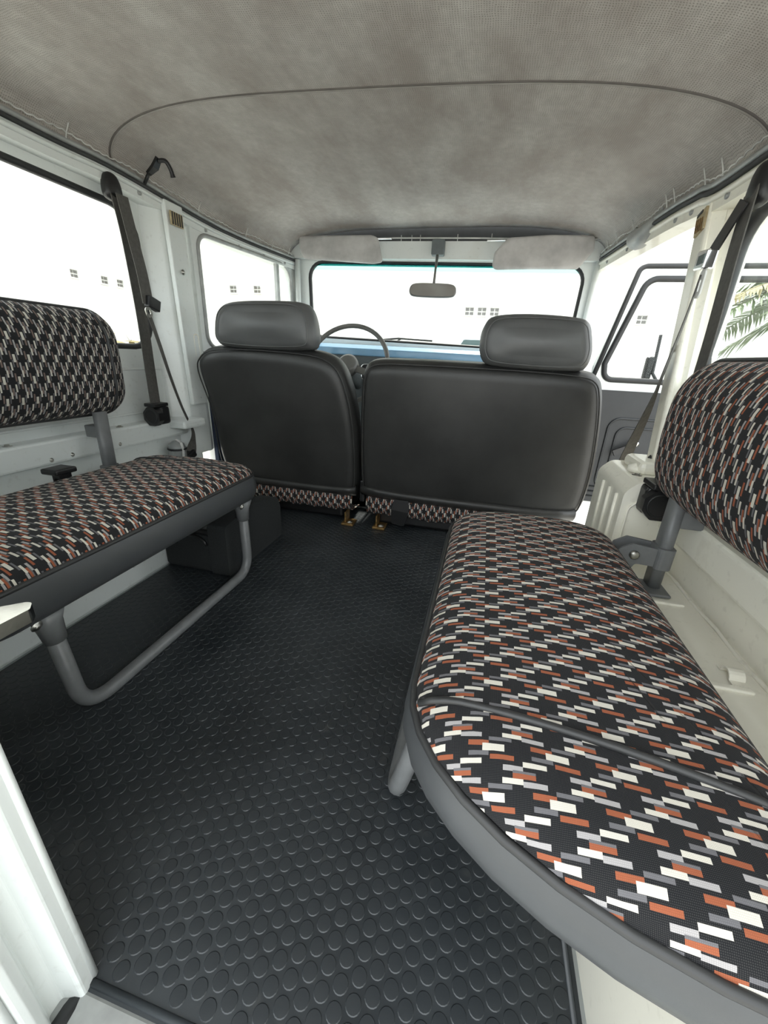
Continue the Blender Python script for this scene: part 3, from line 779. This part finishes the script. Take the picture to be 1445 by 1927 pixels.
MB().strip([(-.26, 1.435, .15), (-.265, 1.43, .09), (-.27, 1.435, .03)], X, [.05, .07, .05], .02).build('recliner_cover', 'black_plastic', ps)
MB().box((-.425, 1.45, .15), (.02, .04, .09), bev=.006).build('hinge_cover', 'black_plastic', ps)

# ================================================================== DASH AREA
da = thing('dashboard', (-.34, 2.05, .4), 'grey dashboard with light blue painted top edge below windscreen', 'dashboard')
m = MB(); m.prism([(2.04, .30), (2.04, .655), (2.05, .672), (2.15, .685), (2.15, .30)], (-1.0, 0, 0), Y, Z, (1.40, 0, 0)); m.build('fascia', 'dash_grey', da)
m = MB(); m.prism(rpoly([(2.028, .655), (2.032, .690), (2.06, .706), (2.15, .712), (2.15, .68), (2.05, .66)], .006, 3), (-1.0, 0, .0), Y, Z, (1.40, 0, -.012)); m.build('top_rail', 'dash_blue', da)
ic = MB().prism(rpoly(rect(-.62, -.44, .54, .615), .02), (0, 2.022, 0), X, Z, (0, .02, 0)).build('instrument_panel', 'dial_face', da)
MB().tube([(p[0], 2.020, p[1]) for p in rpoly(rect(-.62, -.44, .54, .615), .02)], .004, 8, closed=True).build('bezel', 'chrome', ic)
for k in range(6): MB().box((-.585+.026*k, 2.020, .585), (.012, .004, .016)).build('dial_mark', 'white_plastic', ic)
MB().box((-.34, 2.02, .50), (.16, .03, .05), bev=.006).build('radio', 'black_plastic', da)
sw = thing('steering_wheel', (-.645, 1.87, .612), 'thin grey steering wheel above the driver seat', 'steering wheel')
tl = math.radians(28); wm = axes((-.645, 1.875, .615), X, Vector((0, math.sin(tl), math.cos(tl))), Vector((0, -math.cos(tl), math.sin(tl))))
MB().tube([wm @ Vector((.192*math.cos(2*math.pi*k/48), .192*math.sin(2*math.pi*k/48), 0)) for k in range(48)], .0105, 10, closed=True).build('rim', 'wheel_plastic', sw)
MB().lathe([(.05, -.03), (.05, 0), (.035, .012), (.0, .014)], 20, wm).build('hub', 'wheel_plastic', sw)
for a in (200, 340): MB().strip([wm @ Vector((.04*math.cos(math.radians(a)), .04*math.sin(math.radians(a)), -.008)), wm @ Vector((.19*math.cos(math.radians(a)), .19*math.sin(math.radians(a)), 0))], wm.to_3x3() @ Vector((0, 1, 0)), .03, .008).build('spoke', 'wheel_plastic', sw)
MB().tube([wm @ Vector((0, 0, -.02)), wm @ Vector((0, 0, -.22))], .032, 14).build('column', 'dash_grey', sw)
st = MB(); st.tube([(-.56, 1.93, .565), (-.50, 1.90, .555), (-.455, 1.885, .53)], [.006, .007, .010], 8); st.build('stalk', 'black_plastic', sw)
gl = thing('gear_lever', (-.42, 1.78, 0), 'gear lever between the two front seats', 'gear lever')
MB().tube([(-.43, 1.80, .01), (-.42, 1.77, .25), (-.41, 1.72, .42)], .008, 8).build('shaft', 'steel', gl)
MB().lathe([(.008, -.02), (.02, 0), (.022, .015), (.012, .03), (0, .032)], 14, axes((-.41, 1.72, .43), X, Y, Z)).build('knob', 'black_plastic', gl)
MB().lathe([(.07, 0), (.055, .03), (.03, .08), (.012, .12)], 16, axes((-.43, 1.80, .0), X, Y, Z)).build('boot', 'black_rubber', gl)

mr = thing('rear_view_mirror', (-.28, 2.08, 1.13), 'rear view mirror hanging from the header on a thin stem', 'mirror')
MB().box((-.290, 2.093, 1.125), (.058, .04, .062), bev=.006).build('mount', 'dash_grey', mr)
MB().tube([(-.290, 2.085, 1.10), (-.288, 2.04, 1.03), (-.286, 2.01, .965)], [.007, .005, .006], 8).build('stem', 'wheel_plastic', mr)
mp = smooth_outline([(-.103, -.014), (-.101, .015), (-.075, .028), (0, .030), (.075, .028), (.101, .016), (.103, -.013), (.07, -.027), (-.07, -.027)])
mo = Vector((-.288, 2.0, .943)); mn = Vector((.12, -1, .11)).normalized(); mx_ = mn.cross(Z).normalized()*-1; my_ = mn.cross(mx_)*1
if my_.z < 0: my_ = -my_
v, f = pillow([(p[0], p[1]) for p in mp], axes(mo-mn*.012, mx_, my_, mn), .008, 0, .006, .024); MB().add(v, f).build('housing', 'wheel_plastic', mr)
MB().prism([(p[0]*.95, p[1]*.90) for p in mp], mo, mx_, my_, mn*.0015).build('mirror_glass', 'chrome', mr)

def visor(label, pts, yy):
    t = thing('sun_visor', (sum(p[0] for p in pts)/len(pts), yy, min(p[1] for p in pts)), label, 'sun visor', 'sun visors')
    k = yy/2.13; pts = [(p[0]*k, .65+(p[1]-.65)*k) for p in pts]; zt = max(p[1] for p in pts)
    ey = Vector((0, .15, 1)).normalized()
    v, f = pillow([(p[0], (p[1]-zt)) for p in pts], axes((0, yy, zt), X, ey, Vector((0, -ey.z, ey.y))), .008, .001, .001, .020)
    MB().add(v, f).build('pad', 'visor_vinyl', t)
    xs = [p[0] for p in pts]
    MB().tube([(min(xs)-.035, yy+.008, zt-.014), (max(xs)+.035, yy+.008, zt-.014)], .005, 8).build('hinge_rod', 'chrome', t)
    return t
visor('pale grey sun visor above the steering wheel side, smooth', rpoly([(-.957, 1.088), (-.60, 1.066), (-.553, 1.072), (-.585, 1.178), (-.62, 1.188), (-.989, 1.190), (-.985, 1.13)], [.03, .03, .012, .03, .02, .012, .03], 5), 2.075)
visor('pale grey textured sun visor on the right, above passenger headrest', rpoly([(-.045, 1.040), (.135, 1.043), (.318, 1.042), (.372, 1.115), (.365, 1.172), (.19, 1.176), (.012, 1.168), (-.040, 1.11)], [.025, .01, .02, .03, .015, .01, .03, .02], 5), 2.075)

wp = thing('wiper', (-.40, 2.22, .72), 'windscreen wiper lying low outside the windscreen', 'wiper')
MB().tube([(-.60, 2.215, .735), (-.48, 2.22, .748), (-.30, 2.22, .742)], .005, 6).build('blade', 'black_rubber', wp)
MB().tube([(-.55, 2.225, .70), (-.50, 2.225, .73), (-.46, 2.225, .75)], .004, 6).build('arm', 'black_plastic', wp)

# ================================================================== SEAT BELTS
def reel(t, c, s=1):
    c = Vector(c)
    oc = [(.034*math.cos(math.radians(22.5+45*k)), .034*math.sin(math.radians(22.5+45*k))) for k in range(8)]
    MB().prism(rpoly(oc, .006, 3), c+Vector((0, -.030, 0)), X, Z, (0, .022, 0)).build('spool_cover', 'black_plastic', t)
    MB().tube([c+Vector((.024*math.cos(k*math.pi/10), -.0305, .024*math.sin(k*math.pi/10))) for k in range(20)], .0022, 6, closed=True).build('spool_ring', 'black_rubber', t)
    MB().box(c+Vector((-.004*s, .012, .002)), (.056, .046, .062), bev=.010).build('reel_housing', 'black_plastic', t)
    MB().box(c+Vector((0, .0, .038)), (.044, .064, .012), bev=.003).build('belt_guide', 'black_plastic', t)
sbL = thing('seat_belt', (-1.11, 1.17, .40), 'dark seat belt hanging across the left side window with reel on the ledge', 'seat belt', 'side seat belts')
dl = Vector((-1.125, 1.165, 1.075))
v, f = pillow(smooth_outline([(-.026, -.03), (-.028, .0), (-.018, .026), (0, .033), (.018, .026), (.028, 0), (.026, -.03), (0, -.036)]), axes(dl, Y, Z, X), .012, .003, .003, .032)
MB().add(v, f).build('anchor_cover', 'black_plastic', sbL)
MB().strip(spline([(-1.112, 1.165, 1.06), (-1.108, 1.175, .95), (-1.105, 1.18, .75), (-1.105, 1.178, .58), (-1.10, 1.172, .445)], 6), Y, .043, .0022).build('webbing', 'webbing', sbL)
MB().strip(spline([(-1.098, 1.170, 1.055), (-1.085, 1.172, .95), (-1.070, 1.17, .86), (-1.055, 1.160, .77)], 6), [Vector((0, 1, .0))]*100, .042, .0022).build('webbing', 'webbing', sbL)
MB().strip(spline([(-1.055, 1.155, .745), (-1.05, 1.175, .66), (-1.05, 1.205, .55), (-1.06, 1.25, .45), (-1.075, 1.305, .36), (-1.085, 1.312, .31), (-1.08, 1.29, .275)], 8), [Vector((-.35-.006*k, .75, 0)) for k in range(30)]+[Vector((-.53+.05*k, .75, 0)) for k in range(30)], .036, .0022).build('lap_strap', 'webbing', sbL)
tb = Vector((-1.052, 1.175, .775))
MB().box(tb, (.020, .046, .034), rot=Matrix.Rotation(math.radians(-18), 3, 'X'), bev=.003).build('tongue_body', 'black_plastic', sbL)
MB().frame(rpoly(rect(-.012, .012, -.030, .0), .010), rpoly(rect(-.006, .006, -.022, -.008), .004), tb+Vector((.002, -.030, -.012)), Vector((0, .95, .3)), Vector((0, -.3, .95)), X*.003).build('tongue_plate', 'steel', sbL)
reel(sbL, (-1.10, 1.175, .425))
bk = MB().box((-1.085, 1.285, .262), (.03, .05, .03), rot=Matrix.Rotation(math.radians(20), 3, 'X'), bev=.006); bk.build('floor_anchor', 'black_plastic', sbL)

sbR = thing('seat_belt', (.40, .95, .38), 'dark seat belt with chrome buckle hanging on the right pillar', 'seat belt', 'side seat belts')
dr = Vector((.425, .985, .965))
v, f = pillow(smooth_outline([(-.024, -.03), (-.026, .0), (-.016, .026), (0, .032), (.016, .026), (.026, 0), (.024, -.03), (0, -.036)]), axes(dr, Y, Z, -X), .010, .003, .003, .028)
MB().add(v, f).build('anchor_cover', 'black_plastic', sbR)
MB().strip(spline([(.412, .985, .955), (.405, .965, .85), (.40, .94, .70), (.395, .93, .56), (.385, .93, .43)], 6), Y, .040, .0022).build('webbing', 'webbing', sbR)
MB().strip(spline([(.405, .985, .94), (.398, 1.005, .90), (.394, 1.030, .865), (.390, 1.038, .845)], 6), [Vector((0, 1, .2))]*60, .036, .003).build('webbing', 'black_plastic', sbR)
tb = Vector((.388, 1.028, .858))
MB().box(tb, (.020, .044, .034), rot=Matrix.Rotation(math.radians(6), 3, 'X'), bev=.003).build('tongue_body', 'chrome', sbR)
MB().box(tb+Vector((-.0105, -.004, 0)), (.001, .026, .016)).build('tongue_window', 'car_glass', sbR)
MB().frame(rpoly(rect(-.012, .012, -.052, .0), .011), rpoly(rect(-.003, .003, -.040, -.018), .0028), tb+Vector((.0, -.004, -.016)), Y, Z, X*.003).build('tongue_plate', 'white_plastic', sbR)
MB().strip(spline([(.392, 1.040, .835), (.393, 1.055, .76), (.395, 1.09, .66), (.398, 1.13, .56), (.40, 1.20, .42), (.41, 1.24, .33)], 8), [Vector((.40+.004*k, .94, 0)) for k in range(20)]+[Vector((.48+.05*k, .94-.04*k, 0)) for k in range(40)], .034, .002).build('lap_strap', 'webbing', sbR)
reel(sbR, (.376, .895, .394), -1)

# ================================================================== SMALL THINGS
hk = thing('coat_hook', (-1.07, 1.285, 1.15), 'black plastic coat hook on the left edge of the headliner', 'hook')
MB().strip([(-1.095, 1.285, 1.145), (-1.068, 1.285, 1.160), (-1.052, 1.287, 1.182)], Y, [.014, .024, .018], .008).build('plate', 'black_plastic', hk)
MB().tube(spline([(-1.054, 1.287, 1.176), (-1.034, 1.292, 1.176), (-1.026, 1.300, 1.160), (-1.024, 1.306, 1.140)], 5), [.006]*14+[.007, .008], 8).build('hook_arm', 'black_plastic', hk)
MB().tube([(-1.09, 1.283, 1.147), (-1.112, 1.283, 1.120)], .005, 8).build('hook_tail', 'black_plastic', hk)
gh = thing('grab_handle', (.425, 1.62, 1.06), 'grey moulded grab handle on the right roof rail', 'handle')
path = [Vector((.425-.012*math.sin(math.pi*k/14), 1.50+.26*k/14, 1.062+.022*k/14-.034*math.sin(math.pi*k/14))) for k in range(15)]
MB().tube(path, [.008+.022*math.sin(math.pi*k/14)**.6 for k in range(15)], 12).build('grip', 'rail_metal', gh)
MB().strip([p+Vector((.004, 0, .012)) for p in path], Z, .03, .012).build('backing', 'rail_metal', gh)
wi = MB().tube(spline([(.29, 2.02, 1.205), (.27, 1.99, 1.212), (.262, 1.97, 1.222), (.255, 1.96, 1.212)], 5), .004, 8)
tag(wi.build('wire_end', 'red_wire'), 'short reddish brown wire poking out of the headliner above the right visor', 'wire')
jk = thing('bottle_jack', (-1.09, 1.225, .25), 'small grey capped jack with white strap behind the left bench', 'jack')
MB().lathe([(.028, 0), (.030, .01), (.030, .05), (.026, .066), (.014, .076), (0, .078)], 16, axes((-1.085, 1.225, .252), X, Y, Z)).build('body', 'jack_plastic', jk)
MB().tube([(-1.085+.0305*math.cos(2*math.pi*k/16), 1.225+.0305*math.sin(2*math.pi*k/16), .30) for k in range(16)], .004, 6, closed=True).build('ring', 'black_plastic', jk)
MB().strip([(-1.055, 1.215, .255), (-1.053, 1.218, .30), (-1.062, 1.222, .325), (-1.085, 1.226, .334)], Y, .010, .002).build('strap', 'white_plastic', jk)

# ================================================================== OUTSIDE
GZ = -.72
gr = MB().box((0, 8, GZ-.05), (120, 110, .1)).build('ground', 'concrete'); struct(gr, 'pale driveway around the vehicle')
def house(label, o, ex, en, length, height, wins):
    o, ex, en = Vector(o), Vector(ex), Vector(en)
    t = thing('house', tuple(o), label, 'house')
    MB().prism(rect(0, length, 0, height), o, ex, Z, -en*6).build('facade', 'stucco', t)
    MB().prism([(-.6, height), (length+.6, height), (length-2, height+2.2), (2, height+2.2)], o+en*.6, ex, Z, -en*7).build('roof', 'roof_tile', t)
    for (s, z) in wins:
        f = MB().frame(rpoly(rect(s-.16, s+.16, z-.14, z+.14), 1e-4), rpoly(rect(s-.13, s+.13, z-.11, z+.11), 1e-4), o, ex, Z, en*.05).build('window', 'stucco', t)
        for a in (-.066, .066):
            for b in (-.056, .056): MB().prism(rect(s+a-.05, s+a+.05, z+b-.038, z+b+.038), o, ex, Z, en*.02).build('pane', 'house_window', f)
ow = [(11.2+.38*k, 2.84) for k in range(3)]+[(15.5, 2.67), (16.1, 2.72), (3.88, 3.37), (2.95, 3.37)]
house('pale rendered house with small windows beyond the windscreen', (-12, 14, GZ), X, -Y, 22, 9.0, ow)
house('pale rendered house seen through the left side window', (-13, -4, GZ), Y, X, 18, 9.5, [(16.48, 3.38), (17.1, 3.38), (15.4, 3.38)])
car = thing('parked_car', (.3, 9.5, GZ), 'silver car parked outside beyond the windscreen', 'car')
MB().prism(rpoly([(-1.0, .35), (2.6, .35), (2.7, .9), (2.2, 1.05), (-.9, 1.08), (-1.1, .8)], .12), (-.3, 9.5, GZ), X, Z, (0, 1.7, 0)).build('body', 'car_silver', car)
MB().prism(rpoly([(-.85, 1.06), (1.9, 1.05), (1.4, 1.88), (-.35, 1.93)], .10), (-.3, 9.6, GZ), X, Z, (0, 1.5, 0)).build('cabin', 'car_silver', car)
for q in ([(-.70, 1.16), (.25, 1.16), (.25, 1.82), (-.30, 1.82)], [(.35, 1.16), (1.65, 1.16), (1.28, 1.80), (.35, 1.82)]): MB().prism(rpoly(q, .05), (-.3, 9.58, GZ), X, Z, (0, .03, 0)).build('side_window', 'car_glass', car)
for xx in (-.55, 1.75): MB().lathe([(.30, 0), (.32, .03), (.32, .17), (.30, .2)], 24, axes((-.3+xx, 9.48, GZ+.32), X, Z, Y)).build('wheel', 'black_rubber', car)

def palm(label, base, crown, nfr, length, mat='palm_leaf', tilt=0):
    t = thing('palm_tree', tuple(base), label, 'palm tree')
    b, c = Vector(base), Vector(crown)
    MB().tube([b.lerp(c, k/10)+Vector((.03*math.sin(k), 0, 0)) for k in range(11)], [.16-.006*k for k in range(11)], 12).build('trunk', 'bark', t)
    rnd = random.Random(3)
    for i in range(nfr):
        az = 2*math.pi*i/nfr+rnd.uniform(-.15, .15); el = rnd.uniform(-.2, 1.0); L = length*rnd.uniform(.8, 1.1)
        d = Vector((math.cos(az), math.sin(az), 0)); pts = []
        for k in range(13):
            s = k/12; pts.append(c+d*(L*s*math.cos(el*.6))+Z*(L*(math.sin(el)*s-.75*s*s)))
        m = MB(); m.tube(pts, [.018*(1-.8*k/12) for k in range(13)], 5)
        for k in range(1, 40):
            s = k/40; q = s*12; a = pts[int(q)].lerp(pts[min(int(q)+1, 12)], q-int(q))
            tg = (pts[min(int(q)+1, 12)]-pts[int(q)]).normalized(); sd_ = tg.cross(Z).normalized()
            ll = .42*math.sin(math.pi*(.12+.85*s))*length/1.9
            for sg in (-1, 1):
                tip = a+sd_*(sg*ll)+tg*(ll*.55)-Z*(ll*rnd.uniform(.1, .5)); mid = a.lerp(tip, .5)+Z*.03; w = tg*.022
                m.add([a-w*.6, a+w*.6, mid+w, tip, mid-w], [(0, 1, 2, 4), (4, 2, 3)], smooth=False)
        m.build('frond', mat if rnd.random() < .75 else 'dry_leaf', t)
palm('palm with green and dry fronds outside the right side window', (3.75, 6.1, GZ), (3.7, 6.0, 1.45), 20, 1.5)
palm('tall palm far off beyond the open right door', (7.5, 11.5, GZ), (7.4, 11.4, 3.2), 14, 2.0)
def shrub(label, c, r, n, mat):
    t = thing('shrub', tuple(c), label, 'shrub'); rnd = random.Random(int(c[0]*10)+50); c = Vector(c); m = MB(); st = MB()
    for i in range(9):
        d = Vector((rnd.gauss(0, 1), rnd.gauss(0, 1), abs(rnd.gauss(0, 1))+.4)).normalized(); st.tube([c, c+d*r*.5, c+d*r*.9+Z*.1*r], [.015, .01, .004], 5)
    for i in range(n):
        d = Vector((rnd.gauss(0, 1), rnd.gauss(0, 1), abs(rnd.gauss(0, 1)))).normalized(); p = c+Vector((d.x*r, d.y*r, d.z*r*1.1+.1))*rnd.uniform(.55, 1)
        a = Vector((rnd.gauss(0, 1), rnd.gauss(0, 1), rnd.gauss(0, 1))).normalized(); b = a.cross(d).normalized(); s = r*.11
        m.add([p-a*s, p+b*s*.5, p+a*s, p-b*s*.5], [(0, 1, 2, 3)], smooth=False)
    m.build('foliage', mat, t); st.build('stems', 'bark', t)
shrub('yellow green shrub outside low behind the open door window', (2.3, 6.2, GZ), .95, 500, 'dry_leaf')
shrub('leafy shrub outside behind the left bench backrest', (-5.2, 4.6, GZ), 1.35, 700, 'dry_leaf')
shrub('dry shrub below the palm outside the right window', (2.6, 2.0, GZ), 1.1, 700, 'dry_leaf')
